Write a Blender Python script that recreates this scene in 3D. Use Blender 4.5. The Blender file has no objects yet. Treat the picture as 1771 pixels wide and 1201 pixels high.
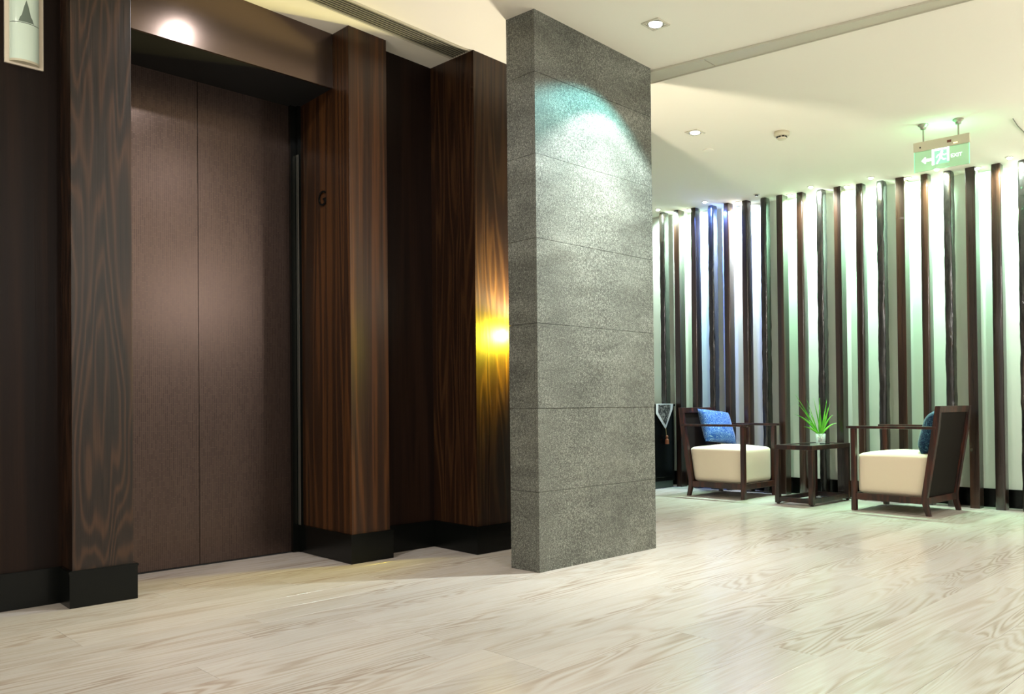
import bpy, bmesh, math, random
from mathutils import Vector, Matrix, noise
sc = bpy.context.scene
C = sc.collection
PI = math.pi

# ------------------------------------------------------------------ camera
IW, IH = 1771.0, 1201.0
YAW, PITCH, ROLL, FPX, CX, CY = 0.80193, 0.01099, -0.00996, 1431.804, 885.404, 687.603
HC = 0.9
cyw, syw, cpt, spt = math.cos(YAW), math.sin(YAW), math.cos(PITCH), math.sin(PITCH)
F = Vector((cyw*cpt, syw*cpt, spt)); R0 = Vector((syw, -cyw, 0)); U0 = R0.cross(F)
R = math.cos(ROLL)*R0 + math.sin(ROLL)*U0; U = -math.sin(ROLL)*R0 + math.cos(ROLL)*U0
camd = bpy.data.cameras.new('camera'); cam = bpy.data.objects.new('camera', camd); C.objects.link(cam)
M = Matrix((R, U, -F)).transposed().to_4x4(); M.translation = Vector((0, 0, HC)); cam.matrix_world = M
camd.sensor_fit = 'HORIZONTAL'; camd.sensor_width = 36.0; camd.lens = FPX/IW*36.0
camd.shift_x = (IW/2-CX)/IW; camd.shift_y = (CY-IH/2)/IW
camd.clip_start = 0.05; camd.clip_end = 60
sc.camera = cam

# ------------------------------------------------------------------ world and exposure
sc.view_settings.view_transform = 'Standard'; sc.view_settings.look = 'None'
sc.view_settings.gamma = 1.0; sc.view_settings.use_curve_mapping = False
sc.view_settings.exposure = 0.08
wd = bpy.data.worlds.new('lobby_ambient'); sc.world = wd; wd.use_nodes = True
bg = wd.node_tree.nodes['Background']; bg.inputs[0].default_value = (1.0, 0.96, 0.88, 1); bg.inputs[1].default_value = 0.55

def CZ(a, b): return 3.05422 - 0.02826*(a-5) + 0.05114*(b-4)

def lamp(kind, loc, energy, color=(1, 1, 1), target=None, size=0.05, angle=90, blend=0.5):
    d = bpy.data.lights.new('lamp_light', kind); d.energy = energy; d.color = color
    o = bpy.data.objects.new('lamp_light', d); C.objects.link(o); o.location = loc
    if kind == 'SPOT': d.spot_size = math.radians(angle); d.spot_blend = blend; d.shadow_soft_size = size
    elif kind == 'POINT': d.shadow_soft_size = size
    elif kind == 'AREA': d.size = size
    if target is not None: o.rotation_euler = (Vector(target)-Vector(loc)).to_track_quat('-Z', 'Y').to_euler()
    return o
def down(a, b, energy, color, size=0.04, angle=90, blend=0.5, dz=0.02, tilt=(0, 0)):
    z = CZ(a, b)-dz
    return lamp('SPOT', (a, b, z), energy, color, (a+tilt[0], b+tilt[1], z-1), size, angle, blend)

WARM = (1.0, 0.93, 0.80)
# downlights above the stone slab, the lift door and out in the hall
DL_STONE = (3.78, 2.727); DL_BACK = (5.503, 3.609); DL_DOOR = (1.96, 3.72); DL_HALL = (2.85, 2.23)
down(*DL_STONE, 150, (0.98, 0.98, 1.0), 0.010, 96, 0.30)
down(*DL_STONE, 330, (0.94, 1.0, 0.95), 0.010, 62, 1.0, tilt=(0, .12))
down(*DL_STONE, 85, (0.30, 0.95, 1.0), 0.02, 114, 0.30, tilt=(-0.16, 0.02))
down(*DL_BACK, 190, WARM, 0.03, 100, 0.5)
down(*DL_DOOR, 32, (0.93, 0.96, 1.0), 0.02, 172, 0.6)
down(*DL_DOOR, 90, (1, 0.97, 0.98), 0.02, 88, 0.8, tilt=(0, .25))
down(*DL_HALL, 50, (1.0, 0.96, 0.95), 0.02, 170, 0.6)
DL_FILL = [(4.6, .3), (6.6, .2), (1.0, 1.9), (2.2, .3), (6.0, -1.5), (3.9, -1.6), (0.2, 3.4), (0.4, .3)]  # unseen downlights added as fill, lighting floor and ceiling by bounce
for a, b in DL_FILL: down(a, b, 22, (1.0, 0.97, 0.95), 0.04, 125, 0.6)
# unseen globe pendants, added as fill to brighten the ceiling
PEND_FILL = [(4.4, -0.9, 2.25), (1.6, -1.4, 2.25), (6.8, 0.0, 2.25), (-1.0, 2.4, 2.25)]
for P_ in PEND_FILL: lamp('POINT', P_, 86, (1.0, 0.96, 0.90), size=0.13)
# wall lamp behind the slab
lamp('SPOT', (3.73, 3.62, 1.365), 130, (1.0, 0.86, 0.045), (3.60, 3.78, 1.365), 0.035, 150, 0.6)
lamp('SPOT', (3.79, 3.60, 1.42), 95, (1.0, 0.90, 0.72), (3.79, 3.60, 3), 0.05, 165, 0.3)
# accent spots along the timber posts
POST_B = [5.49551, 5.29752, 5.0864, 4.87378, 4.68481, 4.47319, 4.2644, 4.0818, 3.87709, 3.67591, 3.49747, 3.29565, 3.10555, 2.93073, 2.72269, 2.53577, 2.35639, 2.16539, 1.96969]
FRONT = [(7.488, 5.399), (7.477, 4.795), (7.524, 3.658), (7.524, 3.09), (7.569, 2.546), (7.556, 1.988)]
BACK = [(7.68, 5.13), (7.685, 4.53), (7.70, 3.965), (7.70, 3.391), (7.71, 2.833), (7.723, 2.276)]
OFFSPOT = (7.50, 4.211)
MINT = (0.50, 1.0, 0.69)
for i, (a, b) in enumerate(FRONT):
    down(a, b, [160, 260, 260, 160, 160, 160][i], [(0.75, 1, .9), (0.12, 0.25, 1.0), (0.80, 1, .95), (.7, 1, .85), (.75, 1, .85), (.8, 1, .9)][i], 0.012, 120, 0.8, tilt=(0.9, -0.03))
for i, (a, b) in enumerate(BACK):
    down(a, b, 500, [(0.62, 1, .78), (0.72, .85, 1), MINT, MINT, MINT, MINT][i], 0.015, 140, 0.8, tilt=(0.5, 0.0))

# ------------------------------------------------------------------ helpers
def link(name, bm, mat, parent=None, loc=None, smooth=False):
    me = bpy.data.meshes.new(name); bm.normal_update(); bm.to_mesh(me); bm.free()
    for m in (mat if isinstance(mat, (list, tuple)) else [mat]): me.materials.append(m)
    if smooth:
        for p in me.polygons: p.use_smooth = True
    o = bpy.data.objects.new(name, me); C.objects.link(o)
    if parent is not None: o.parent = parent
    if loc is not None: o.location = loc
    return o
def empty(name, loc=(0, 0, 0), rz=0, parent=None):
    o = bpy.data.objects.new(name, None); C.objects.link(o); o.location = loc; o.rotation_euler = (0, 0, rz)
    o.empty_display_size = 0.1
    if parent is not None: o.parent = parent
    return o
def tag(o, label=None, cat=None, group=None, kind=None):
    if label: o['label'] = label
    if cat: o['category'] = cat
    if group: o['group'] = group
    if kind: o['kind'] = kind
    return o
def struct(name, bm, mat, parent=None, **k):
    o = link(name, bm, mat, parent, **k)
    if parent is None: o['kind'] = 'structure'
    return o
def copy_tree(o, parent=None):
    c = o.copy(); C.objects.link(c)
    if parent is not None: c.parent = parent
    for ch in list(o.children): copy_tree(ch, c)
    return c
def bev(bm, w, seg=2):
    if w > 0: bmesh.ops.bevel(bm, geom=[e for e in bm.edges if len(e.link_faces) == 2 and e.calc_face_angle(0) > 0.5], offset=w, segments=seg, profile=0.6, affect='EDGES')
def box(x0, x1, y0, y1, z0, z1, bm=None, b=0.0, seg=2):
    t = bmesh.new()
    bmesh.ops.create_cube(t, size=1.0)
    for v in t.verts: v.co = Vector((x0+(v.co.x+.5)*(x1-x0), y0+(v.co.y+.5)*(y1-y0), z0+(v.co.z+.5)*(z1-z0)))
    bev(t, b, seg)
    return join(bm, t)
def join(bm, t):
    if bm is None: return t
    me = bpy.data.meshes.new('tmp'); t.to_mesh(me); t.free(); bm.from_mesh(me); bpy.data.meshes.remove(me)
    return bm
def prism(poly, z0, z1, bm=None, b=0.0):
    """vertical prism over a plan polygon; z0 / z1 numbers or functions of (x, y)"""
    t = bmesh.new(); f = lambda z, p: z(*p) if callable(z) else z
    lo = [t.verts.new((p[0], p[1], f(z0, p))) for p in poly]; hi = [t.verts.new((p[0], p[1], f(z1, p))) for p in poly]
    n = len(poly)
    t.faces.new(lo[::-1]); t.faces.new(hi)
    for i in range(n): t.faces.new((lo[i], lo[(i+1) % n], hi[(i+1) % n], hi[i]))
    bmesh.ops.recalc_face_normals(t, faces=t.faces)
    bev(t, b)
    return join(bm, t)
def extr(poly, axis, c0, c1, bm=None, b=0.0):
    """prism of a polygon in the plane normal to axis ('x','y')"""
    t = bmesh.new()
    mk = (lambda p, c: (c, p[0], p[1])) if axis == 'x' else (lambda p, c: (p[0], c, p[1]))
    lo = [t.verts.new(mk(p, c0)) for p in poly]; hi = [t.verts.new(mk(p, c1)) for p in poly]; n = len(poly)
    t.faces.new(lo[::-1]); t.faces.new(hi)
    for i in range(n): t.faces.new((lo[i], lo[(i+1) % n], hi[(i+1) % n], hi[i]))
    bmesh.ops.recalc_face_normals(t, faces=t.faces)
    bev(t, b)
    return join(bm, t)
def cyl(r0, r1, z0, z1, n=24, c=(0, 0), bm=None):
    t = bmesh.new()
    bmesh.ops.create_cone(t, cap_ends=True, segments=n, radius1=r0, radius2=r1, depth=z1-z0, matrix=Matrix.Translation((c[0], c[1], (z0+z1)/2)))
    return join(bm, t)
def lathe(prof, n=28, bm=None, c=(0, 0, 0)):
    t = bmesh.new(); rings = []
    for r, z in prof: rings.append([t.verts.new((c[0]+r*math.cos(2*PI*i/n), c[1]+r*math.sin(2*PI*i/n), c[2]+z)) for i in range(n)])
    for k in range(len(rings)-1):
        for i in range(n): t.faces.new((rings[k][i], rings[k][(i+1) % n], rings[k+1][(i+1) % n], rings[k+1][i]))
    if prof[0][0] > 1e-4: t.faces.new(rings[0][::-1])
    if prof[-1][0] > 1e-4: t.faces.new(rings[-1])
    bmesh.ops.remove_doubles(t, verts=t.verts, dist=1e-5)
    bmesh.ops.recalc_face_normals(t, faces=t.faces)
    return join(bm, t)
def tube(pts, r, n=8, bm=None):
    t = bmesh.new(); rings = []
    for i, p in enumerate(pts):
        p = Vector(p); d = (Vector(pts[min(i+1, len(pts)-1)])-Vector(pts[max(i-1, 0)])).normalized()
        x = d.orthogonal().normalized() if abs(d.z) < .99 else Vector((1, 0, 0)); y = d.cross(x)
        rings.append([t.verts.new(p+r*(math.cos(2*PI*k/n)*x+math.sin(2*PI*k/n)*y)) for k in range(n)])
    for a, b_ in zip(rings, rings[1:]):
        for k in range(n): t.faces.new((a[k], a[(k+1) % n], b_[(k+1) % n], b_[k]))
    t.faces.new(rings[0][::-1]); t.faces.new(rings[-1])
    bmesh.ops.recalc_face_normals(t, faces=t.faces)
    return join(bm, t)
# plan maps: lift group, stone slab, back wall (each a degree or two off the room's axes)
def mk_map(O, al, be): return lambda a, b: (O[0]+(a-O[0])*math.cos(al)-(b-O[1])*math.sin(be), O[1]+(a-O[0])*math.sin(al)+(b-O[1])*math.cos(be))
M1 = mk_map((3.5, 4.6), 0.00382, -0.03439); M2 = mk_map((3.21095, 3.11753), 0.00741, 0.01016); M3 = mk_map((7.65019, 4.0), 0.013, 0.013)
def R1(a0, a1, b0, b1, m=M1): return [m(a0, b0), m(a1, b0), m(a1, b1), m(a0, b1)]

# ------------------------------------------------------------------ materials
def rgb(h):
    c = [int(h[i:i+2], 16)/255 for i in (0, 2, 4)]
    return tuple(((x/12.92) if x <= .04045 else ((x+.055)/1.055)**2.4) for x in c)+(1,)
class Mat:
    def __init__(s, name, base='808080', rough=.5, metal=0, spec=.5, coat=0, **kw):
        s.m = bpy.data.materials.new(name); s.m.use_nodes = True; s.t = s.m.node_tree; s.p = s.t.nodes['Principled BSDF']
        s.set('Base Color', rgb(base)); s.set('Roughness', rough); s.set('Metallic', metal); s.set('Specular IOR Level', spec); s.set('Coat Weight', coat)
    def set(s, k, v):
        if isinstance(v, bpy.types.NodeSocket): s.t.links.new(v, s.p.inputs[k])
        else: s.p.inputs[k].default_value = v
    def n(s, kind, **kw):
        nd = s.t.nodes.new('ShaderNode'+kind)
        for k, v in kw.items():
            if k.startswith('i_'):
                k2 = k[2:].replace('_', ' '); k2 = int(k2) if k2.isdigit() else k2
                if isinstance(v, bpy.types.NodeSocket): s.t.links.new(v, nd.inputs[k2])
                else: nd.inputs[k2].default_value = v
            else: setattr(nd, k, v)
        return nd
    def coord(s, scale=(1, 1, 1), rnd=False, rot=(0, 0, 0), mult=50):
        tc = s.n('TexCoord'); v = tc.outputs['Object']
        if rnd:
            oi = s.n('ObjectInfo'); cr = s.n('VectorMath', operation='SCALE', i_0=(1.0, 1.7, 2.3)); s.t.links.new(oi.outputs['Random'], cr.inputs['Scale'])
            sc2 = s.n('VectorMath', operation='SCALE', i_0=cr.outputs[0]); sc2.inputs['Scale'].default_value = mult
            v = s.n('VectorMath', operation='ADD', i_0=v, i_1=sc2.outputs[0]).outputs[0]
        mp = s.n('Mapping', i_Vector=v, i_Scale=scale, i_Rotation=rot)
        return mp.outputs[0]
    def noise(s, vec, scale=5, detail=4, rough=.5, dist=0):
        return s.n('TexNoise', i_Vector=vec, i_Scale=scale, i_Detail=detail, i_Roughness=rough, i_Distortion=dist).outputs[0]
    def ramp(s, fac, stops):
        r = s.n('ValToRGB', i_Fac=fac); e = r.color_ramp.elements
        while len(e) < len(stops): e.new(.5)
        for k, (p, c) in enumerate(stops):
            e[k].position = p; e[k].color = rgb(c) if isinstance(c, str) else (c, c, c, 1)
        return r.outputs[0]
    def math(s, op, a, b=0.0, c=0.0):
        return s.n('Math', operation=op, i_0=a, i_1=b, i_2=c).outputs[0]
    def mix(s, fac, a, b, mode='MIX'):
        nd = s.n('Mix', data_type='RGBA', blend_type=mode)
        for i, v in ((0, fac), (6, a), (7, b)):
            if isinstance(v, bpy.types.NodeSocket): s.t.links.new(v, nd.inputs[i])
            else: nd.inputs[i].default_value = rgb(v) if isinstance(v, str) else v
        return nd.outputs[2]
    def bump(s, h, strength=.2, dist=.01):
        b = s.n('Bump', i_Height=h, i_Strength=strength, i_Distance=dist); s.set('Normal', b.outputs[0])

def wood_mat(name, dark, mid, light, grain=(9, 9, .55), rings=9, rough=.35, coat=0.0, rnd=False, bump=.12, spec=.5, contrast=1.0, axis_rot=(0, 0, 0), fine=160):
    m = Mat(name, mid, rough, spec=spec, coat=coat)
    v = m.coord(grain, rnd=rnd, rot=axis_rot)
    n1 = m.noise(v, .55, 2.5, .45, .35)
    ph = m.math('MULTIPLY', n1, rings*2*PI)
    ring = m.math('POWER', m.math('MULTIPLY_ADD', m.math('SINE', ph), .5, .5), 1.6)
    v2 = m.coord(tuple(g*(fine/grain[0]) if g > 2 else g*4 for g in grain), rnd=rnd, rot=axis_rot)
    fib = m.noise(v2, 1.0, 2, .6)
    v3 = m.coord(tuple(g*.35 for g in grain), rnd=rnd, rot=axis_rot)
    big = m.noise(v3, .9, 2, .5)
    f = m.math('ADD', m.math('MULTIPLY', ring, .45*contrast), m.math('MULTIPLY', fib, .4))
    f = m.math('ADD', f, m.math('MULTIPLY', big, .35))
    col = m.ramp(f, [(.25, dark), (.55, mid), (.85, light)])
    m.set('Base Color', col)
    m.bump(m.math('ADD', fib, m.math('MULTIPLY', ring, .5)), bump, .002)
    m.set('Roughness', m.math('MULTIPLY_ADD', fib, .2, rough-.1))
    return m.m
def floor_mat():
    m = Mat('limed_oak_plank', 'd0c9bd', .34, spec=.5)
    v = m.coord((.9, 9, 9), rnd=True)
    n1 = m.noise(v, .6, 2, .4, .5); ring = m.math('MULTIPLY_ADD', m.math('SINE', m.math('MULTIPLY', n1, 130)), .5, .5)
    ring = m.math('POWER', ring, 1.4)
    fib = m.noise(m.coord((5, 190, 190), rnd=True), 1.0, 3, .65)
    msk = m.noise(m.coord((.8, 5, 5), rnd=True), 1.0, 3, .5)
    msk = m.math('SMOOTHSTEP', msk, .45, .68) if False else m.ramp(msk, [(.40, 0.12), (.66, 1.0)])
    f = m.math('MULTIPLY_ADD', m.math('MULTIPLY', ring, msk), .42, m.math('MULTIPLY', fib, .5))
    col = m.ramp(f, [(.15, 'bbb4ac'), (.42, 'afa498'), (.85, '8f7c6c')])
    oi = m.n('ObjectInfo'); tone = m.math('MULTIPLY_ADD', oi.outputs['Random'], .10, .93)
    hsv = m.n('HueSaturation', i_Color=col, i_Value=tone)
    m.set('Base Color', hsv.outputs[0]); m.bump(m.math('ADD', fib, ring), .04, .002)
    m.set('Roughness', m.math('MULTIPLY_ADD', fib, .12, .15))
    return m.m
WALNUT = wood_mat('dark_oak_veneer', '0f0906', '25170e', '40291a', grain=(7, 7, .75), rings=24, rough=.36, bump=.2, spec=.4, contrast=.8, fine=260)
WALNUT2 = wood_mat('dark_oak_veneer_warm', '180c07', '39210e', '60391a', grain=(12, 12, .4), rings=7, rough=.34, bump=.2, spec=.45, contrast=.6, fine=260)
WALNUT4 = wood_mat('dark_oak_veneer_deep', '130a06', '2c190d', '483019', grain=(9, 9, .6), rings=14, rough=.34, bump=.2, spec=.4, contrast=.6, fine=260)
WALNUT3 = wood_mat('dark_oak_veneer_straight', '0f0806', '1d110b', '2e1d12', grain=(14, 14, .5), rings=3, rough=.42, bump=.2, spec=.16, contrast=.5, fine=260)
OAKF = floor_mat()
LACQ = Mat('black_lacquer', '080a08', .25, spec=.22).m
def bark():
    m = Mat('charred_log', '14120f', .26, spec=.6, coat=.3)
    v = m.coord((14, 14, 4), rnd=True); n = m.noise(v, 1.6, 6, .6, .4); n2 = m.noise(m.coord((60, 60, 12), rnd=True), 1.0, 4, .6)
    m.set('Base Color', m.ramp(n, [(.3, '070706'), (.55, '1b1814'), (.75, '3a2a1e')])); m.bump(m.math('ADD', n, m.math('MULTIPLY', n2, .5)), .55, .012)
    return m.m
BARK = bark()
POSTW = wood_mat('varnished_post', '170d08', '2b1a11', '40291b', grain=(12, 12, .5), rings=3, rough=.3, coat=.4, rnd=True, bump=.12)
CHAIRW = wood_mat('mahogany_frame', '170906', '2c130c', '421d12', grain=(30, 30, 4), rings=3, rough=.4, coat=.08, rnd=True, bump=.05)
TABLEW = wood_mat('dark_table_wood', '120806', '26130c', '3a1d12', grain=(30, 30, 4), rings=3, rough=.36, coat=.08, rnd=True, bump=.05)
def plaster(name, c, bs=.04):
    m = Mat(name, c, .85, spec=.2); n = m.noise(m.coord((1, 1, 1)), 140, 3, .6); m.bump(n, bs, .002); return m.m
CEIL = plaster('ceiling_paint', 'f0ebdd')
WHITEW = plaster('white_wall_paint', 'e4e8dc')
TRIMW = Mat('cream_plastic', 'c9c2a8', .5).m
ALU = Mat('painted_aluminium', 'c6c1ae', .38, .0).m
CHROME = Mat('satin_steel', 'aaa79a', .3, .9).m
BLACK = Mat('black_void', '0a0a0a', .7).m
def bronze(name, pattern):
    m = Mat(name, '6b5448', .36, .85)
    n = m.noise(m.coord((1, 1, 1)), 260, 3, .6)
    if pattern:
        # interlocked little brick lines etched in the metal
        tc = m.coord((1, 1, 1)); sp = m.n('SeparateXYZ', i_0=tc); cb = m.n('CombineXYZ', i_0=sp.outputs[2], i_1=sp.outputs[0])
        br = m.n('TexBrick', i_Vector=cb.outputs[0], i_Scale=1.0); br.offset = .37; br.offset_frequency = 3; br.squash = .6; br.squash_frequency = 2
        br.inputs['Brick Width'].default_value = .052; br.inputs['Row Height'].default_value = .011; br.inputs['Mortar Size'].default_value = .0012
        br.inputs['Mortar Smooth'].default_value = .3
        br.inputs['Color1'].default_value = (.5, .5, .5, 1); br.inputs['Color2'].default_value = (.7, .7, .7, 1); br.inputs['Mortar'].default_value = (1, 1, 1, 1)
        bw = m.n('RGBToBW', i_0=br.outputs[0]).outputs[0]
        m.set('Base Color', m.mix(bw, '2f2624', '5f4f47')); m.set('Roughness', m.math('MULTIPLY_ADD', bw, .08, .24))
        m.bump(bw, .25, .001)
    else:
        m.set('Base Color', m.mix(n, '5e5049', '6e5e56')); m.set('Roughness', m.math('MULTIPLY_ADD', n, .06, .22)); m.bump(n, .05, .001)
    return m.m
BRONZE = bronze('etched_bronze_door', True); BRONZE2 = bronze('satin_bronze_panel', False)
def stone():
    m = Mat('flamed_granite', '6f7068', .62, spec=.35)
    v = m.coord((1, 1, 1), rnd=False)
    sp = m.noise(v, 210, 3, .75); sp2 = m.noise(v, 70, 4, .7); big = m.noise(m.coord((1.2, 1.2, 3)), 1.6, 5, .6, .3)
    f = m.math('ADD', m.math('MULTIPLY', sp, .78), m.math('MULTIPLY', big, .22))
    f = m.math('ADD', f, m.math('MULTIPLY', m.math('SUBTRACT', sp2, .5), .3))
    col = m.ramp(f, [(.34, '2c2c27'), (.5, '5b5c54'), (.66, 'a0a296')])
    st = m.noise(m.coord((.8, .8, 2.2)), 2.3, 4, .6, .5); col = m.mix(m.ramp(st, [(.5, 0.0), (.8, .4)]), col, '403c30')
    m.set('Base Color', col); m.bump(m.math('ADD', sp, sp2), .25, .004)
    return m.m
STONE = stone()
def fabric(name, c, c2=None, sc_=220, bs=.25, rough=.9):
    m = Mat(name, c, rough, spec=.15); m.set('Sheen Weight', .2)
    n = m.noise(m.coord((1, 1, 1)), sc_, 2, .6)
    if c2:
        v = m.noise(m.coord((1, 1, 1), rnd=True), 9, 3, .5, 2.2); st = m.math('SINE', m.math('MULTIPLY', v, 70))
        m.set('Base Color', m.ramp(st, [(.15, c), (.75, c), (.95, c2)]))
    m.bump(n, bs, .002); return m.m
UPH = fabric('cream_upholstery', 'd2c0aa')
BLUE = fabric('blue_embroidered_velvet', '1d4f95', '86aec6', bs=.4, rough=.7); NAVY = fabric('navy_embroidered_velvet', '0e2a48', '4a7a90', bs=.4, rough=.7)
def cane():
    m = Mat('woven_cane', '120d0a', .75, spec=.15)
    v = m.coord((1, 1, 1)); ch = m.n('TexChecker', i_Vector=v, i_Scale=110); ch.inputs[1].default_value = rgb('060505'); ch.inputs[2].default_value = rgb('1d140e')
    m.set('Base Color', ch.outputs[0]); m.bump(ch.outputs[1], .5, .003); return m.m
CANE = cane()
GLASSTOP = Mat('dark_glass', '0c1412', .06, spec=.6).m
def glass(name, c, rough=0.0, alpha=None):
    m = Mat(name, c, rough); m.set('Transmission Weight', 1.0); m.set('IOR', 1.45); return m.m
GLASS = Mat('clear_glass', 'f2f8f2', .05, spec=.6); GLASS.set('Alpha', .28); GLASS = GLASS.m
FROST = Mat('frosted_green_glass', 'd3e6d6', .22, spec=.6, coat=.5).m
FROSTD = Mat('arrow_grey_glass', '66756a', .35).m
PLATE = Mat('brushed_champagne_plate', 'd8ccb8', .4, .1).m
LEAF = Mat('leaf_green', '3fa81f', .4, spec=.4); LEAF.set('Subsurface Weight', .0)
nl = LEAF.noise(LEAF.coord((8, 8, 3), rnd=True), 1.5, 3); LEAF.set('Base Color', LEAF.ramp(nl, [(.3, '2b8a17'), (.7, '74c83a')])); LEAF = LEAF.m
def emit(name, c, s):
    m = Mat(name, c, .5); m.set('Emission Color', rgb(c)); m.set('Emission Strength', s); return m.m
LENS = emit('lamp_lens', 'fffaf2', 14); SPOTL = emit('spot_lens', 'f4fff8', 30); SPOTB = emit('spot_lens_blue', 'cfd8ff', 30); LENS_OFF = Mat('unlit_lens', '403e3a', .3).m
SIGNW = emit('sign_white', 'ecfff4', 1.6); SIGNG = emit('sign_green', '9cf0c4', .45); LED = emit('led_yellow', 'fff6a0', 4); REDL = Mat('red_label', '6e3a2c', .5).m

# ------------------------------------------------------------------ floor and planks
struct('floor', box(-3, 8.6, -3.5, 8.6, -.12, -.003), OAKF)
floor = bpy.data.objects['floor']
def px(P):
    d = Vector(P)-Vector((0, 0, HC)); z = d.dot(F)
    if z < .15: return None
    return (CX+FPX*d.dot(R)/z, CY-FPX*d.dot(U)/z)
PW, PL = .187, 1.52
pbm = box(0, PL-.0012, 0, PW-.0012, -.012, 0, b=.0003, seg=1)
pmesh = bpy.data.meshes.new('plank'); pbm.to_mesh(pmesh); pbm.free(); pmesh.materials.append(OAKF)
random.seed(4)
seam = {0: 2.99, 2: 3.09, 8: 2.74, 7: 2.025, 12: 1.02, 13: 1.02}
for k in range(-8, 40):
    b0 = 1.18+k*PW; off = seam.get(k, random.uniform(0, PL)) % PL
    for j in range(-2, 7):
        a0 = off+j*PL
        if a0+PL > 7.86 and a0 > 7.6: continue
        if b0+PW > 8.4: continue
        if b0 > 4.2 and a0+PL < 4.9 or b0 > 4.75 and a0 < 3.4: continue
        ps = [px((a0+PL*u, b0+PW*v, 0)) for u in (0, .25, .5, .75, 1) for v in (0, 1)]
        if not any(q and -260 < q[0] < 2030 and q[1] < 1420 for q in ps): continue
        o = bpy.data.objects.new('plank', pmesh); C.objects.link(o); o.parent = floor; o.location = (a0, b0, random.uniform(-.0006, 0))

# ------------------------------------------------------------------ ceiling
VENT_A0, VENT_A1 = 1.2, 3.36
def vent_b(a): return 4.00-.035*(a-2.4)*2.2   # outer centre line, runs parallel to the lift wall
struct('ceiling', prism([(-3, -3.5), (8.6, -3.5), (8.6, 8.6), (-3, 8.6)], lambda a, b: CZ(a, b)+.001, lambda a, b: CZ(a, b)+.2), CEIL)

# ------------------------------------------------------------------ lift wall group
zc = lambda a, b: CZ(a, b)+.002
ZBB = .169
struct('wall_left', prism(R1(-3, 1.25, 4.297, 4.9), 0, zc), WALNUT3)
struct('wall_middle', prism(R1(2.9, 3.42, 4.2215, 4.9), 0, zc), WALNUT3)
struct('wall_right', prism(R1(3.387, 4.9, 3.7835, 4.6), 0, zc), WALNUT4)
struct('wall_shaft', prism(R1(1.2, 3.0, 4.80, 4.9), 0, zc), LACQ)
t1 = struct('trim_1', prism(R1(1.2008, 1.4706, 4.129, 4.8), 0, zc, b=.002), WALNUT)
t2 = struct('trim_2', prism(R1(2.6776, 2.944, 4.0895, 4.8), 0, zc, b=.002), WALNUT2)
def strip(path, th, z0, z1, m=M1, b=.0, bm=None):
    """skirting along a plan path (local coordinates), thickness th to the right-hand side"""
    out = []
    for i, p in enumerate(path):
        p = Vector(p); ns = []
        for q, r in ((i-1, i), (i, i+1)):
            if q < 0 or r >= len(path): continue
            d = (Vector(path[r])-Vector(path[q])).normalized(); ns.append(Vector((d.y, -d.x)))
        n = ns[0] if len(ns) == 1 else (ns[0]+ns[1])/(1+ns[0].dot(ns[1]))
        out.append(p+n*th)
    for i in range(len(path)-1):
        poly = [m(*path[i]), m(*path[i+1]), m(*out[i+1]), m(*out[i])]
        bm = prism(poly, z0, z1, bm)
    return bm
def skirting(name, path, m=M1, parent=None, h=ZBB, th=.015):
    bm = strip(path, th, 0, h-.012, m); strip(path, th+.004, h-.012, h-.003, m, bm=bm); strip(path, th+.001, h-.003, h, m, bm=bm)
    return struct(name, bm, LACQ, parent)
skirting('baseboard', [(1.2008, 4.297), (1.2008, 4.129), (1.4706, 4.129), (1.4706, 4.70)], parent=t1)
skirting('baseboard', [(2.6776, 4.69), (2.6776, 4.0895), (2.944, 4.0895), (2.944, 4.21)], parent=t2)
skirting('baseboard_left', [(-3, 4.297), (1.186, 4.297)])
skirting('baseboard_middle', [(2.965, 4.2215), (3.387, 4.2215)])
skirting('baseboard_right', [(3.387, 4.205), (3.387, 3.7835), (4.9, 3.7835), (4.9, 4.6)])
# floor letter on the side of the right pilaster
cu = bpy.data.curves.new('floor_letter', 'FONT'); cu.body = 'G'; cu.size = .13; cu.extrude = .003; cu.align_x = 'CENTER'; cu.align_y = 'CENTER'
tmp = bpy.data.objects.new('tmp', cu); C.objects.link(tmp)
dg = bpy.context.evaluated_depsgraph_get(); me = bpy.data.meshes.new_from_object(tmp.evaluated_get(dg)); bpy.data.objects.remove(tmp)
me.materials.append(LACQ); go = bpy.data.objects.new('floor_letter', me); C.objects.link(go); go.parent = t2
gx, gy = M1(2.674, 4.40); go.location = (gx, gy, 2.17); go.rotation_euler = (PI/2, 0, -PI/2); go['label'] = 'dark letter G'
# lift door
d1 = empty('door_1', (0, 0, 0)); d1['kind'] = 'structure'
def dp(name, bm, mat): return link(name, bm, mat, d1)
dp('door_leaf', prism(R1(1.4706, 2.0303, 4.722, 4.76), .004, 2.86, b=.001), BRONZE)
dp('door_leaf', prism(R1(2.0327, 2.630, 4.722, 4.76), .004, 2.86, b=.001), BRONZE)
bm = prism(R1(2.618, 2.655, 4.695, 4.78), 0, 2.82); prism(R1(2.655, 2.6776, 4.67, 4.78), 0, 2.82, bm)
dp('door_jamb', bm, LACQ)
dp('jamb_edge', prism(R1(2.652, 2.656, 4.664, 4.69), .17, 2.5), CHROME)
dp('threshold', prism(R1(1.4706, 2.66, 4.715, 4.80), -.01, .003), BLACK)
bm = prism(R1(1.4706, 2.6776, 4.2695, 4.285), 2.8097, zc); 
dp('header_panel', bm, BRONZE2)
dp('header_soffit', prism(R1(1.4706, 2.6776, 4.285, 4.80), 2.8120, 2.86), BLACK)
dp('header_core', prism(R1(1.4706, 2.6776, 4.285, 4.80), 2.86, zc), BLACK)

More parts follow.
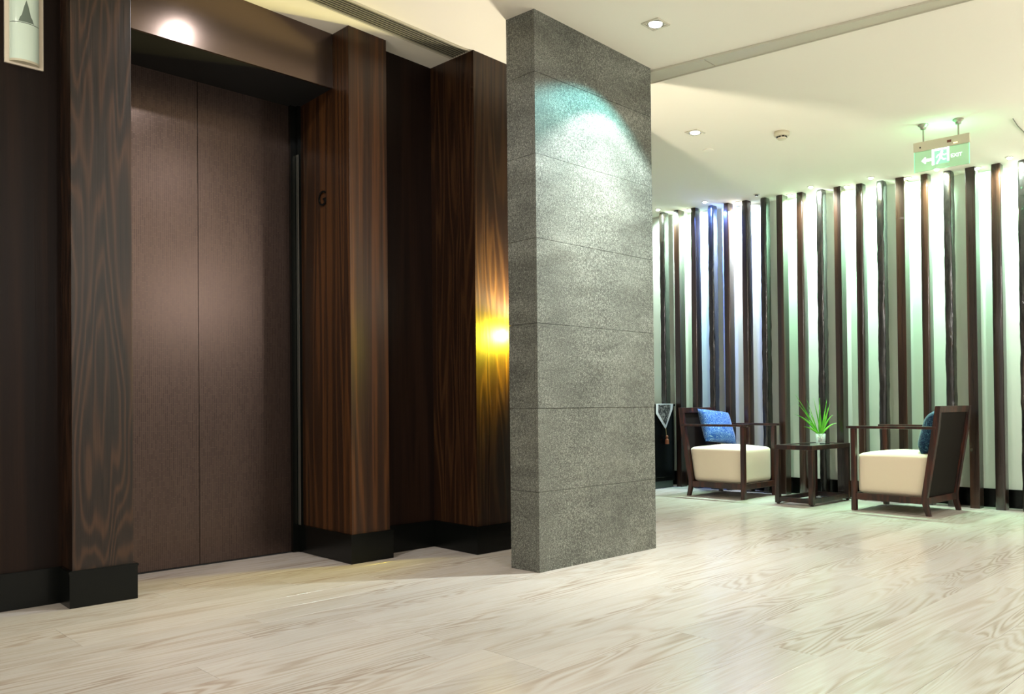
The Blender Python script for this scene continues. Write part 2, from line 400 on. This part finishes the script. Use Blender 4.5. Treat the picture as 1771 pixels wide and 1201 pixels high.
# hall lantern on the left wall
lp_x, lp_y = M1(1.046, 4.297)
hl = tag(empty('hall_lantern', (lp_x, lp_y, 2.675), 0.00382), 'pale green glass lift lantern with up arrow on dark left wall', 'lamp')
link('back_plate', box(-.080, .080, -.012, 0, -.187, .187, b=.002), PLATE, hl)
def half(r, z0, z1, n=20, dy=-.012, sy=.62):
    t = bmesh.new(); lo = []; hi = []
    for i in range(n+1):
        th = PI*i/n; x = -r*math.cos(th); y = dy-r*sy*math.sin(th)
        lo.append(t.verts.new((x, y, z0))); hi.append(t.verts.new((x, y, z1)))
    for i in range(n): t.faces.new((lo[i], lo[i+1], hi[i+1], hi[i]))
    t.faces.new(lo[::-1]); t.faces.new(hi); t.faces.new((lo[0], hi[0], hi[-1], lo[-1]))
    bmesh.ops.recalc_face_normals(t, faces=t.faces); return t
link('glass_lens', half(.061, -.168, -.0015), FROST, hl)
link('glass_lens', half(.061, .0015, .168), FROST, hl)
link('lens_joint', half(.059, -.0015, .0015), BLACK, hl)
# arrow wraps round the upper lens
t = bmesh.new(); n = 10; lo = []; 
for i in range(n+1):
    th = PI*(.5+(-.17+.34*i/n)); lo.append((-.0620*math.cos(th), -.012-.0620*.62*math.sin(th)))
ap = t.verts.new((0, -.012-.0622*.62-.0006, .105))
vs = [t.verts.new((x, y, .004)) for x, y in lo]
for i in range(n): t.faces.new((vs[i], vs[i+1], ap))
link('up_arrow', t, FROSTD, hl)
link('end_cap', half(.0615, -.178, -.168), TRIMW, hl); link('end_cap', half(.0615, .168, .178), TRIMW, hl)

# wall lamp hidden behind the slab (gives the amber glow)
wx, wy = M1(3.79, 3.7835)
wl = tag(empty('wall_lamp', (wx, wy, 1.36)), 'small amber wall lamp glowing on timber wall behind the stone slab', 'lamp')
link('back_plate', box(-.05, .05, -.015, 0, -.09, .09, b=.003), CHROME, wl)
link('arm', box(-.008, .008, -.15, -.015, -.075, -.06), CHROME, wl)
link('lamp_holder', cyl(.02, .02, -.08, -.045, c=(0, -.15)), CHROME, wl)

# ------------------------------------------------------------------ stone slab
sp = tag(empty('stone_slab', (3.21095, 3.11753, 0)), 'freestanding grey granite clad slab lit from above, from floor to ceiling', 'pillar')
L, T = 1.0608, .217
rows = [0, .434, .888, 1.351, 1.814, 2.274, 2.721, None]
ml = lambda u, v: tuple(Vector(M2(3.21095+u, 3.11753+v))-Vector((3.21095, 3.11753)))
czl = lambda x, y: CZ(x+3.21095, y+3.11753)+.002
def RL(u0, u1, v0, v1): return [ml(u0, v0), ml(u1, v0), ml(u1, v1), ml(u0, v1)]
G = .0010
link('core', prism(RL(.016, L-.016, .016, T-.016), 0, czl), STONE, sp)
for r in range(7):
    z0, z1 = rows[r]+(G if r else 0), (rows[r+1]-G if rows[r+1] else czl)
    cuts = [0, L] if r != 6 else [0, .52, L]
    for u0, u1 in zip(cuts, cuts[1:]):
        if u1-u0 <= 0: continue
        pr_ = random.uniform(0, .0015)
        link('stone_panel', prism(RL(u0+(G if u0 else 0), u1-(G if u1 < L else 0), -pr_, .022), z0, z1, b=.0007), STONE, sp)
        link('stone_panel', prism(RL(u0+(G if u0 else 0), u1-(G if u1 < L else 0), T-.022, T+pr_), z0, z1, b=.0007), STONE, sp)
    link('stone_panel', prism(RL(random.uniform(-.0003, 0), .022, .0235, T-.0235), z0, z1, b=.0007), STONE, sp)
    link('stone_panel', prism(RL(L-.022, L, .0235, T-.0235), z0, z1, b=.0007), STONE, sp)

# ------------------------------------------------------------------ back wall, far wall
WA_ = 7.8533
wb = struct('wall_back', prism(R1(WA_, WA_+.2, -3.5, 8.6, M3), 0, zc), WHITEW)
link('screw', cyl(.006, .006, -.004, .004, 10), BLACK, wb).matrix_world = Matrix.Translation((7.845, 3.96, 1.30)) @ Matrix.Rotation(PI/2, 4, 'Y')
skirting('baseboard_back', [(WA_, 8.4), (WA_, -3.5)][::1], M3, h=.155, th=.012) if False else None
bm = prism(R1(WA_-.014, WA_, -3.5, 8.5, M3), 0, .150); prism(R1(WA_-.017, WA_, -3.5, 8.5, M3), .150, .157, bm)
struct('baseboard_back', bm, LACQ)
struct('wall_far', prism([(4.7, 8.0), (7.75, 8.0), (7.75, 8.2), (4.7, 8.2)], 0, zc), WHITEW)

# ------------------------------------------------------------------ timber posts
def post(w, d, h, kind, seed):
    """rounded square section swept up; kind 'bark' gets knots and a rough skin"""
    rad = {'bark': .022, 'round': .014, 'sharp': .003}[kind]; nseg = 6 if kind != 'sharp' else 2
    sec = []
    for cx, cy, a0 in ((d-rad, -rad, 0), (rad, -rad, 90), (rad, -w+rad, 180), (d-rad, -w+rad, 270)):
        for i in range(nseg+1):
            t = math.radians(a0+90*i/nseg); sec.append((cx+rad*math.cos(t), cy+rad*math.sin(t)))
        if kind == 'bark':
            nx = {0: (d/2, 0), 90: (0, -w/2), 180: (d/2, -w), 270: (d, -w/2)}[a0]; sec.append(nx)
    nz = {'bark': 150, 'round': 24, 'sharp': 8}[kind]; amp = {'bark': .0034, 'round': .0012, 'sharp': 0}[kind]
    rnd = random.Random(seed); knots = [(rnd.uniform(.15, h-.1), rnd.choice([PI, PI*1.25, PI*1.5]), rnd.uniform(.010, .02)) for _ in range(5)] if kind == 'bark' else []
    bm = bmesh.new(); rings = []
    for k in range(nz+1):
        z = h*k/nz; ring = []
        for x, y in sec:
            cxx, cyy = d/2, -w/2; v = Vector((x-cxx, y-cyy)); ang = math.atan2(v.y, v.x) % (2*PI); n = v.normalized()
            o = amp*noise.noise(Vector((x*30, y*30+seed*7, z*6)))*1.6+amp*.6*noise.noise(Vector((x*70, y*70, z*25+seed)))
            for kz, ka, kr in knots:
                da = min(abs(ang-ka), 2*PI-abs(ang-ka)); dd = ((z-kz)/(kr*1.5))**2+(da/.7)**2
                o += kr*.55*math.exp(-dd)-kr*.8*math.exp(-dd*9)
            sh = 1.0
            if kind != 'sharp' and h-z < .04: sh = math.sqrt(max(0, 1-((.04-(h-z))/.055)**2))*.35+.65
            ring.append(bm.verts.new((cxx+(v.x+n.x*o)*sh, cyy+(v.y+n.y*o)*sh, z)))
        rings.append(ring)
    m_ = len(sec)
    for a, b_ in zip(rings, rings[1:]):
        for i in range(m_): bm.faces.new((a[i], a[(i+1) % m_], b_[(i+1) % m_], b_[i]))
    bm.faces.new(rings[0][::-1]); bm.faces.new(rings[-1]); bmesh.ops.recalc_face_normals(bm, faces=bm.faces)
    return bm
ordn = ['first', 'second', 'third', 'fourth', 'fifth', 'sixth', 'seventh', 'eighth', 'ninth', 'tenth', 'eleventh', 'twelfth', 'thirteenth', 'fourteenth', 'fifteenth', 'sixteenth', 'seventeenth', 'eighteenth', 'nineteenth']
where = ['above the black sideboard', 'beside the black sideboard', 'behind back of left armchair', 'glowing blue behind left cushion',
         'right of the blue one', 'behind left armchair, in deep shade', 'under the one unlit ceiling spot', 'behind front edge of left armchair', 'behind left part of side table',
         'behind the potted plant', 'behind right end of side table', 'between side table and right armchair', 'behind front arm of right armchair', 'behind right armchair seat',
         'behind cushion of right armchair', 'rising above back of right armchair', 'just right of right armchair', 'second from right frame edge', 'cut by right frame edge']
for i, b0 in enumerate(POST_B):
    a, b = M3(7.65019, b0)
    kind = 'bark' if i % 3 == 0 else ('sharp' if i in (1, 7, 10, 13, 16) else 'round')
    w = .066+(.010 if i in (13, 16, 17) else 0)
    o = link('timber_post', post(w, .110, CZ(a, b)-.004, kind, i+3), BARK if kind == 'bark' else POSTW, loc=(a, b, 0), smooth=kind != 'sharp')
    o.rotation_euler = (0, 0, .013)
    d = {'bark': 'knotty charred timber post', 'round': 'brown timber post with rounded edges', 'sharp': 'slim square brown timber post'}[kind]
    tag(o, '%s, %s from the left, %s' % (d, ordn[i], where[i]), 'post', 'timber posts along the lit back wall')

# ------------------------------------------------------------------ ceiling fittings
def ring_light(name, a, b, s, lens, label, group):
    z = CZ(a, b)
    t = tag(empty(name, (a, b, z)), label, 'ceiling light', group); t.rotation_euler = (math.atan(.05114), math.atan(.02826), 0)
    bm = bmesh.new(); o_, i_ = s/2, s/2-.010
    for x0, x1, y0, y1 in ((-o_, o_, -o_, -i_), (-o_, o_, i_, o_), (-o_, -i_, -i_, i_), (i_, o_, -i_, i_)): box(x0, x1, y0, y1, -.006, .0, bm)
    link('frame', bm, ALU, t)
    link('reflector', lathe([(s*.34, -.003), (s*.40, -.005), (i_*.98, -.0035), (i_*.98, -.0005), (s*.34, -.0005)], 24), CHROME, t)
    link('bulb', lathe([(s*.33, -.001), (s*.30, -.008), (s*.16, -.012), (0.0001, -.013)], 20), lens, t)
    return t
ring_light('ceiling_downlight', *DL_STONE, .115, LENS, 'square recessed downlight above the front face of the stone slab', 'square recessed downlights')
ring_light('ceiling_downlight', *DL_BACK, .115, LENS, 'square recessed downlight left of the smoke detector', 'square recessed downlights')
for a, b in [DL_DOOR, DL_HALL]+DL_FILL:  # inferred fittings first, then the added fill downlights
    t = ring_light('ceiling_downlight', a, b, .115, LENS, 'square recessed downlight out of view, in a set partly inferred and partly added as fill', 'hall downlights')
for k, P_ in enumerate(PEND_FILL):
    t = tag(empty('fill_pendant', P_), 'white globe pendant out of view, added as fill light for the ceiling', 'lamp', 'added fill globes')
    zt = CZ(P_[0], P_[1])-P_[2]
    link('rod', cyl(.006, .006, .13, zt, 10), CHROME, t); link('ceiling_rose', cyl(.05, .05, zt-.02, zt, 20), CHROME, t)
def mini(a, b, lens, label, grp='small accent spots along the posts'):
    z = CZ(a, b); t = tag(empty('accent_spot', (a, b, z)), label, 'spotlight', grp)
    t.rotation_euler = (math.atan(.05114), math.atan(.02826), 0)
    link('rim', lathe([(.020, -.001), (.020, -.006), (.030, -.005), (.031, -.0005), (.020, -.0005)], 20), ALU, t)
    link('bulb', lathe([(.019, -.001), (.018, -.012), (.010, -.018), (.0001, -.019)], 16), lens, t)
fl = ['beside the stone slab in front of the first post', 'with blue glow in front of the fourth post', 'in front of the knotty tenth post', 'in front of the knotty thirteenth post', 'under the exit sign, before the sixteenth post', 'nearest the right frame edge, largest glare']
for i, (a, b) in enumerate(FRONT): mini(a, b, SPOTB if i == 1 else SPOTL, 'small lit ceiling spot '+fl[i])
bl = ['in the gap left of the third post', 'in the gap left of the sixth post', 'in the gap left of the ninth post', 'in the gap left of the twelfth post', 'in the gap left of the fifteenth post', 'in the gap left of the eighteenth post']
for i, (a, b) in enumerate(BACK): mini(a, b, SPOTL, 'small lit ceiling spot '+bl[i])
mini(*OFFSPOT, LENS_OFF, 'small dark unlit ceiling spot in front of the seventh post')
# smoke detector
sd = tag(empty('smoke_detector', (5.9, 3.094, CZ(5.9, 3.094))), 'cream smoke detector with dark slots on white ceiling', 'detector')
link('base', lathe([(.058, .002), (.058, -.022), (.053, -.030), (.030, -.033), (.0001, -.033)], 32), TRIMW, sd, smooth=True)
link('sensor_head', lathe([(.026, -.030), (.026, -.042), (.036, -.044), (.030, -.056), (.0001, -.058)], 28), TRIMW, sd)
bm = bmesh.new()
for k in range(8):
    q = 2*PI*k/8; box(.033*math.cos(q)-.006, .033*math.cos(q)+.006, .033*math.sin(q)-.006, .033*math.sin(q)+.006, -.043, -.034, bm)
link('slot', bm, BLACK, sd)
cp = link('cover_plate', lathe([(.046, .001), (.046, -.004), (.040, -.006), (.0001, -.006)], 32), CEIL, loc=(5.961, 3.783, CZ(5.961, 3.783)))
tag(cp, 'flat round white cover plate on ceiling behind the downlight', 'cover plate')
# long diffuser strip across the right-hand ceiling
ls = tag(empty('ceiling_channel', (0, 0, 0)), 'long pale metal channel running across the ceiling right of the slab', 'ceiling channel')
P = [(4.296, 3.17), (4.449, 1.511)]; Q = [(4.461, 3.265), (4.558, 1.384)]
def lin(S, b): t = (b-S[0][1])/(S[1][1]-S[0][1]); return S[0][0]+t*(S[1][0]-S[0][0])
def seg(b0, b1, k0, k1, z0, z1, bm=None):
    pl = [(lin(P, b_)*(1-k)+lin(Q, b_)*k, b_) for b_, k in ((b0, k0), (b0, k1), (b1, k1), (b1, k0))]
    return prism(pl, lambda a, b: CZ(a, b)-z0, lambda a, b: CZ(a, b)-z1, bm)
for b0, b1 in ((3.34, 2.786), (2.780, 1.2), (1.194, -.6)):
    c = link('cover_panel', seg(b0, b1, .05, .95, .006, .0), ALU, ls)
for k0, k1 in ((0, .045), (.955, 1)): link('edge_rail', seg(3.34, -.6, k0, k1, .012, 0), ALU, ls)
# slot grille above the lift
gr = tag(empty('air_grille', (0, 0, 0)), 'long slotted air grille in ceiling between lift header and timber corner', 'vent')
def gp(u0, u1, v0, v1, z0, z1, bm=None):
    # strip parallel to the lift wall
    return prism([M1(u0, v0), M1(u1, v0), M1(u1, v1), M1(u0, v1)], lambda a, b: CZ(a, b)-z0, lambda a, b: CZ(a, b)-z1, bm)
g0, g1, NB_ = 3.80, 3.985, 7
LOUV = Mat('louvre_metal', '8d8975', .5).m
link('backing', gp(.6, 3.372, g0+.01, g1-.01, .0015, .0), BLACK, gr)
link('frame', gp(.6, 3.372, g0, g0+.014, .008, 0, gp(.6, 3.372, g1-.012, g1, .008, 0)), ALU, gr)
for k in range(NB_):
    v = g0+.014+(g1-g0-.026)*(k+.5)/NB_
    link('louvre', gp(.6, 3.372, v-.0036, v+.0036, .006, .002), LOUV, gr)
# cable on the ceiling
cb = link('ceiling_cable', tube([(6.583, 1.706, CZ(6.583, 1.706)-.003), (6.76, 1.722, CZ(6.76, 1.722)-.006), (6.938, 1.728, CZ(6.938, 1.728)-.003), (7.4, 1.75, CZ(7.4, 1.75)-.003)], .003), Mat('grey_cable', '5c5a4c', .6).m)
tag(cb, 'thin grey cable on ceiling at the right frame edge', 'cable')

# ------------------------------------------------------------------ exit sign
ex_o = Vector((6.366, 2.108, 0)); ang = math.atan2(.036, -.362)  # long axis
es = tag(empty('exit_sign', (6.366, 2.108, 2.66), math.atan2(-.362, .036)), 'glowing green glass exit sign with arrow hanging from two rods', 'sign')
# local x runs to the viewer's right (-b), local y away from the viewer
W2 = .184
link('housing', box(-W2, W2, -.012, .012, .072, .140, b=.002), TRIMW, es)
PANEL = Mat('edge_lit_acrylic', 'd4f7e0', .03); PANEL.set('Transmission Weight', .9); PANEL.set('Emission Color', rgb('46e088')); PANEL.set('Emission Strength', .06); PANEL = PANEL.m
link('glass_panel', box(-W2+.006, W2-.004, -.004, .004, -.075, .072, b=.001), PANEL, es)
for x in (-W2+.004, W2-.005): link('panel_edge', box(x-.002, x+.002, -.005, .005, -.075, .072), SIGNG, es)
def flat(poly, mat, name, y=-.0052): return link(name, extr(poly, 'y', y-.0006, y), mat, es)
flat([(-.132, .000), (-.108, .024), (-.100, .020), (-.106, .010), (-.066, .010), (-.066, -.010), (-.106, -.010), (-.100, -.020), (-.108, -.024)], SIGNW, 'arrow')
flat([(-.060, -.042), (.050, -.042), (.050, .068), (-.060, .068)], SIGNG, 'door_symbol')
bm = extr([(-.062, -.044), (-.046, -.044), (-.046, .070), (-.062, .070)], 'y', -.0068, -.0058)
extr([(.038, -.030), (.052, -.030), (.052, .070), (.038, .070)], 'y', -.0068, -.0058, bm); extr([(-.046, .056), (.038, .056), (.038, .070), (-.046, .070)], 'y', -.0068, -.0058, bm)
link('door_symbol', bm, SIGNW, es)
bm = bmesh.new()
hd = [(.004+.009*math.cos(2*PI*k/12), .044+.009*math.sin(2*PI*k/12)) for k in range(12)]
extr(hd, 'y', -.0078, -.0060, bm)
def limb(p, q, w, bm):
    d = Vector((q[0]-p[0], q[1]-p[1])).normalized(); n = Vector((-d.y, d.x))*w/2
    extr([(p[0]+n.x, p[1]+n.y), (p[0]-n.x, p[1]-n.y), (q[0]-n.x, q[1]-n.y), (q[0]+n.x, q[1]+n.y)], 'y', -.0078, -.0060, bm)
for p, q, w in (((0, .034), (-.004, 0), .018), ((0, .030), (-.022, .022), .008), ((-.022, .022), (-.032, .006), .007), ((.002, .030), (.020, .016), .008), ((.020, .016), (.032, .024), .007),
                ((-.006, .002), (-.018, -.018), .010), ((-.018, -.018), (-.030, -.038), .009), ((0, .002), (.014, -.014), .010), ((.014, -.014), (.030, -.012), .009)): limb(p, q, w, bm)
link('running_figure', bm, SIGNW, es)
cu = bpy.data.curves.new('exit_text', 'FONT'); cu.body = 'EXIT'; cu.size = .036; cu.extrude = .0008; cu.align_x = 'CENTER'; cu.align_y = 'CENTER'
tmp = bpy.data.objects.new('tmp', cu); C.objects.link(tmp); dg = bpy.context.evaluated_depsgraph_get(); me = bpy.data.meshes.new_from_object(tmp.evaluated_get(dg)); bpy.data.objects.remove(tmp)
me.materials.append(SIGNW); o = bpy.data.objects.new('exit_lettering', me); C.objects.link(o); o.parent = es; o.location = (.098, -.006, 0); o.rotation_euler = (PI/2, 0, 0)
link('label_plate', box(.040, .068, -.0135, -.0125, .098, .116), REDL, es)
link('brand_mark', box(-.142, -.133, -.0135, -.0125, .093, .105), BLACK, es)
for x in (.085, .094, .104): link('indicator_light', cyl(.0035, .0035, -.001, .001, 10), LED, es).matrix_parent_inverse = Matrix.Translation((x, -.014, .088)) @ Matrix.Rotation(PI/2, 4, 'X')
for x in (-.118, .112):
    wp = es.location+Vector((math.cos(es.rotation_euler.z)*x, math.sin(es.rotation_euler.z)*x, 0)); zc_ = CZ(wp.x, wp.y)-2.66
    rod = link('rod', cyl(.006, .006, .138, zc_-.01, 12, (x, 0)), CHROME, es)
    link('ceiling_rose', lathe([(.036, zc_+.002), (.036, zc_-.006), (.020, zc_-.020), (.018, zc_-.034), (.007, zc_-.038), (.007, zc_)], 24, c=(x, 0, 0)), CHROME, es)
lamp('POINT', (6.43, 2.115, 2.765), 2.4, (0.2, 1.0, 0.42), size=0.02)

# ------------------------------------------------------------------ armchairs
def round_box(x0, x1, y0, y1, z0, z1, r, crown=0, n=14):
    t = bmesh.new(); bmesh.ops.create_cube(t, size=2.0); bmesh.ops.subdivide_edges(t, edges=t.edges[:], cuts=n, use_grid_fill=True)
    hx, hy, hz = (x1-x0)/2, (y1-y0)/2, (z1-z0)/2
    for v in t.verts:
        p = Vector((v.co.x*hx, v.co.y*hy, v.co.z*hz)); q = Vector((max(-hx+r, min(hx-r, p.x)), max(-hy+r, min(hy-r, p.y)), max(-hz+r, min(hz-r, p.z))))
        d = p-q
        if d.length > 1e-6: p = q+d.normalized()*min(r, d.length if d.length < r else r)
        if p.z > 0: p.z += crown*(1-(p.x/hx)**2)*(1-(p.y/hy)**2)*(p.z/hz)
        v.co = p+Vector(((x0+x1)/2, (y0+y1)/2, (z0+z1)/2))
    return t
def armchair(label):
    c = tag(empty('armchair'), label, 'armchair')
    X = .29
    for s in (-1, 1):
        x0, x1 = s*X-.018, s*X+.018
        prof = [(-.010, 0), (.024, 0), (.052, .090), (.058, .145), (-.030, .70), (-.058, .87), (-.098, .87), (-.082, .70), (.012, .145), (.010, .09)]
        link('back_post', extr(prof, 'x', x0, x1, b=.003), CHAIRW, c)
        link('front_leg', box(x0-.002, x1+.002, .592, .632, 0, .686, b=.003), CHAIRW, c)
        link('armrest', box(s*X-.024, s*X+.024, -.062, .668, .686, .708, b=.004), CHAIRW, c)
        link('side_rail', box(x0+.004, x1-.004, .045, .595, .092, .145, b=.002), CHAIRW, c)
    link('front_rail', box(-X+.018, X-.018, .598, .626, .092, .145, b=.002), CHAIRW, c)
    link('back_rail', box(-X+.018, X-.018, .016, .044, .092, .145, b=.002), CHAIRW, c)
    link('top_rail', extr([(-.052, .818), (-.060, .87), (-.096, .87), (-.088, .818)], 'x', -X+.018, X-.018, b=.003), CHAIRW, c)
    link('center_foot', box(-.02, .02, .29, .33, .062, .095, b=.004), CHAIRW, c)
    lean = lambda z: .035-(z-.145)*.1585   # centre of the post
    link('cane_back', extr([(lean(.145)-.006, .145), (lean(.145)+.006, .145), (lean(.82)+.006, .82), (lean(.82)-.006, .82)], 'x', -X+.04, X-.04), CANE, c)
    for s in (-1, 1): link('back_stile', extr([(lean(.145)-.011, .145), (lean(.145)+.011, .145), (lean(.82)+.011, .82), (lean(.82)-.011, .82)], 'x', s*(X-.029)-.012, s*(X-.029)+.012), CHAIRW, c)
    t = round_box(-.268, .268, 0, .60, .142, .478, .035, .028)
    for v in t.verts:    # back face follows the rake of the posts
        k = max(0, 1-v.co.y/.25); v.co.y += k*(lean(v.co.z)+.014)
    link('seat_cushion', t, UPH, c, smooth=True)
    return c
ch1 = armchair('armchair with cream seat and bright blue cushion, left of the side table')
ch1.location = (7.262, 4.70, 0); ch1.rotation_euler = (0, 0, PI)
ch2 = copy_tree(ch1); ch2['label'] = 'armchair with cream seat and dark navy cushion, right of the side table'
ch2.location = (7.182, 2.392, 0); ch2.rotation_euler = (0, 0, -.055)
for c in (ch1, ch2): c['group'] = 'armchairs facing each other across the side table'
def pillow(name, mat, s, th, loc, rot, label):
    t = bmesh.new(); bmesh.ops.create_grid(t, x_segments=18, y_segments=18, size=1.0)
    top = [v for v in t.verts]
    g = bmesh.ops.duplicate(t, geom=t.faces[:]+t.verts[:]+t.edges[:]); bot = [v for v in g['geom'] if isinstance(v, bmesh.types.BMVert)]
    for vs, sg in ((top, 1), (bot, -1)):
        for v in vs:
            x, y = v.co.x, v.co.y; k = max(0, (1-x**4)*(1-y**4))**.6
            pin = 1-.07*(1-abs(x)**2)*abs(y)**3-.0; pin2 = 1-.07*(1-abs(y)**2)*abs(x)**3
            v.co = Vector((x*s/2*pin2, sg*th/2*k*(1+.06*noise.noise(Vector((x*2, y*2, sg*3)))), y*s/2*pin))
    bmesh.ops.remove_doubles(t, verts=t.verts, dist=.0005); bmesh.ops.recalc_face_normals(t, faces=t.faces)
    o = link(name, t, mat, loc=loc, smooth=True); o.rotation_euler = rot
    tag(o, label, 'cushion'); return o
pillow('cushion', BLUE, .38, .15, (7.32, 4.585, .675), (math.radians(-30), math.radians(7), math.radians(-22)), 'bright blue embroidered cushion leaning on the back of left armchair')
pillow('cushion', NAVY, .36, .15, (7.16, 2.47, .665), (math.radians(17), math.radians(-6), math.radians(8)), 'dark navy embroidered cushion leaning on the back of right armchair')

# ------------------------------------------------------------------ side table
tb = tag(empty('side_table', (6.905, 3.735, 0), -.03), 'dark open-frame side table with glass top between the armchairs', 'table')
TX, TY, TH, LW = .71, -.365, .530, .042     # local x away (a), y to the right (-b)
for x in (0, TX-LW):
    for y in (0, TY+LW): link('leg', box(x, x+LW, y-LW, y, .010, TH-.04, b=.002), TABLEW, tb)
for x in (0, TX-LW):
    link('top_rail', box(x, x+LW, TY, 0, TH-.04, TH, b=.002), TABLEW, tb); link('bottom_rail', box(x+.003, x+LW-.003, TY+LW, -LW, .022, .062, b=.002), TABLEW, tb)
    for y in (0, TY+LW): link('foot', cyl(.014, .014, 0, .011, 14, (x+LW/2, y-LW/2)), BLACK, tb)
for y in (0, TY+LW):
    link('top_rail', box(LW, TX-LW, y-LW, y, TH-.04, TH, b=.002), TABLEW, tb); link('bottom_rail', box(LW, TX-LW, y-LW+.003, y-.003, .022, .062, b=.002), TABLEW, tb)
link('glass_top', box(LW, TX-LW, TY+LW, -LW, TH-.014, TH-.004), GLASSTOP, tb)

# plant in a glass
pp = tag(empty('potted_plant', (7.40, 3.535, .531)), 'bright green leafy plant in a small glass pot on side table', 'plant')
link('glass_pot', lathe([(.0001, .0), (.040, .0), (.042, .004), (.044, .088), (.041, .088), (.039, .008), (.0001, .007)], 28), GLASS, pp, smooth=True)
random.seed(11)
for k in range(16):
    q = random.uniform(0, 2*PI); r = random.uniform(0, .024)
    t = bmesh.new(); bmesh.ops.create_icosphere(t, subdivisions=1, radius=random.uniform(.010, .014))
    link('pebble', t, TRIMW if k % 2 else STONE, pp).location = (r*math.cos(q), r*math.sin(q), .020+.012*(k//4))
rv = Vector((R.x, R.y, 0)).normalized(); fv = Vector((F.x, F.y, 0)).normalized()
def leaf(tip, w, droop=.0, base=None):
    base = Vector(base or (random.uniform(-.012, .012), random.uniform(-.012, .012), .05))
    tip = rv*tip[0]+fv*tip[2]+Vector((0, 0, tip[1])); mid = (base+tip)/2+Vector((0, 0, droop)); t = bmesh.new(); vs = []
    n = 9; d0 = (tip-base).normalized(); side = d0.cross(fv).normalized()*.9+fv*.35
    for i in range(n+1):
        s = i/n; p = (1-s)**2*base+2*s*(1-s)*mid+s*s*tip; ww = w*math.sin(PI*min(1, s*.9+.1))**.7*(1-s**4)+.0006
        fold = Vector((0, 0, -.25*ww)) if abs(d0.z) < .8 else fv*.25*ww
        vs.append((t.verts.new(p-side*ww), t.verts.new(p+fold), t.verts.new(p+side*ww)))
    for a, b_ in zip(vs, vs[1:]):
        t.faces.new((a[0], a[1], b_[1], b_[0])); t.faces.new((a[1], a[2], b_[2], b_[1]))
    o = link('leaf', t, LEAF, pp, smooth=True); sm = o.modifiers.new('thickness', 'SOLIDIFY'); sm.thickness = .0008
for tip, w, dr in [((-.225, .455, .02), .005, .03), ((-.24, .27, 0), .008, .08), ((-.20, .37, .03), .006, .04), ((-.175, .155, -.05), .008, .05), ((-.10, .33, .05), .004, .03), ((-.06, .42, 0), .005, .02), ((-.02, .36, -.03), .009, .02),
                   ((.00, .30, .0), .011, .02), ((.07, .40, .02), .008, .0), ((.06, .33, -.04), .007, .02), ((.10, .36, .03), .006, .02), ((.115, .26, 0), .008, .07), ((.135, .185, -.04), .008, .06), ((.03, .24, -.05), .011, .02),
                   ((-.04, .20, -.06), .010, .03), ((.05, .17, .05), .009, .04), ((-.12, .24, .06), .005, .04), ((-.13, .40, -.02), .003, .02), ((.01, .42, .04), .006, .01), ((-.09, .18, .02), .006, .05)]: leaf(tip, w, dr)

# ------------------------------------------------------------------ sideboard with runner
sb = tag(empty('sideboard', (7.60, 5.30, 0)), 'black lacquered sideboard half hidden behind the stone slab', 'sideboard')
link('body', box(-.62, 0, 0, 1.0, .075, .885, b=.003), LACQ, sb)
link('top', box(-.635, .010, -.012, 1.012, .885, .908, b=.003), LACQ, sb)
link('plinth', box(-.60, -.01, .015, .98, 0, .075), Mat('green_grey_plinth', '3c4a42', .35).m, sb)
link('side_panel', box(-.58, -.04, -.006, .0, .12, .85, b=.002), LACQ, sb)
CLOTH = fabric('silver_runner', 'c9cec6', bs=.2); 
rn = tag(empty('table_runner', (7.60, 5.286, .909)), 'silver-edged pointed runner with tassel hanging over sideboard', 'runner')
link('top_cloth', box(-.36, -.08, -.004, .9, 0, .004), CLOTH, rn)
link('pointed_end', extr([(-.36, .004), (-.36, -.10), (-.19, -.27), (-.06, -.06), (-.045, .004)], 'y', -.010, -.005), CLOTH, rn)
DK = Mat('dark_brocade', '2a2a26', .6); nn = DK.noise(DK.coord((1, 1, 1)), 22, 3, .6, 1.5); DK.set('Base Color', DK.ramp(nn, [(.45, '191a18'), (.6, '8a8b80')])); DK = DK.m
link('brocade_insert', extr([(-.32, -.005), (-.32, -.09), (-.19, -.225), (-.105, -.06), (-.10, -.005)], 'y', -.013, -.0105), DK, rn)
link('cord', tube([(-.19, -.012, -.26), (-.185, -.014, -.34)], .003), Mat('gold_cord', '9c8a5a', .5).m, rn)
link('tassel', lathe([(.004, -.335), (.012, -.345), (.014, -.36), (.009, -.368), (.018, -.385), (.022, -.43), (.0001, -.432)], 14, c=(-.185, -.022, 0)), Mat('copper_tassel', '8a4f2c', .6).m, rn)
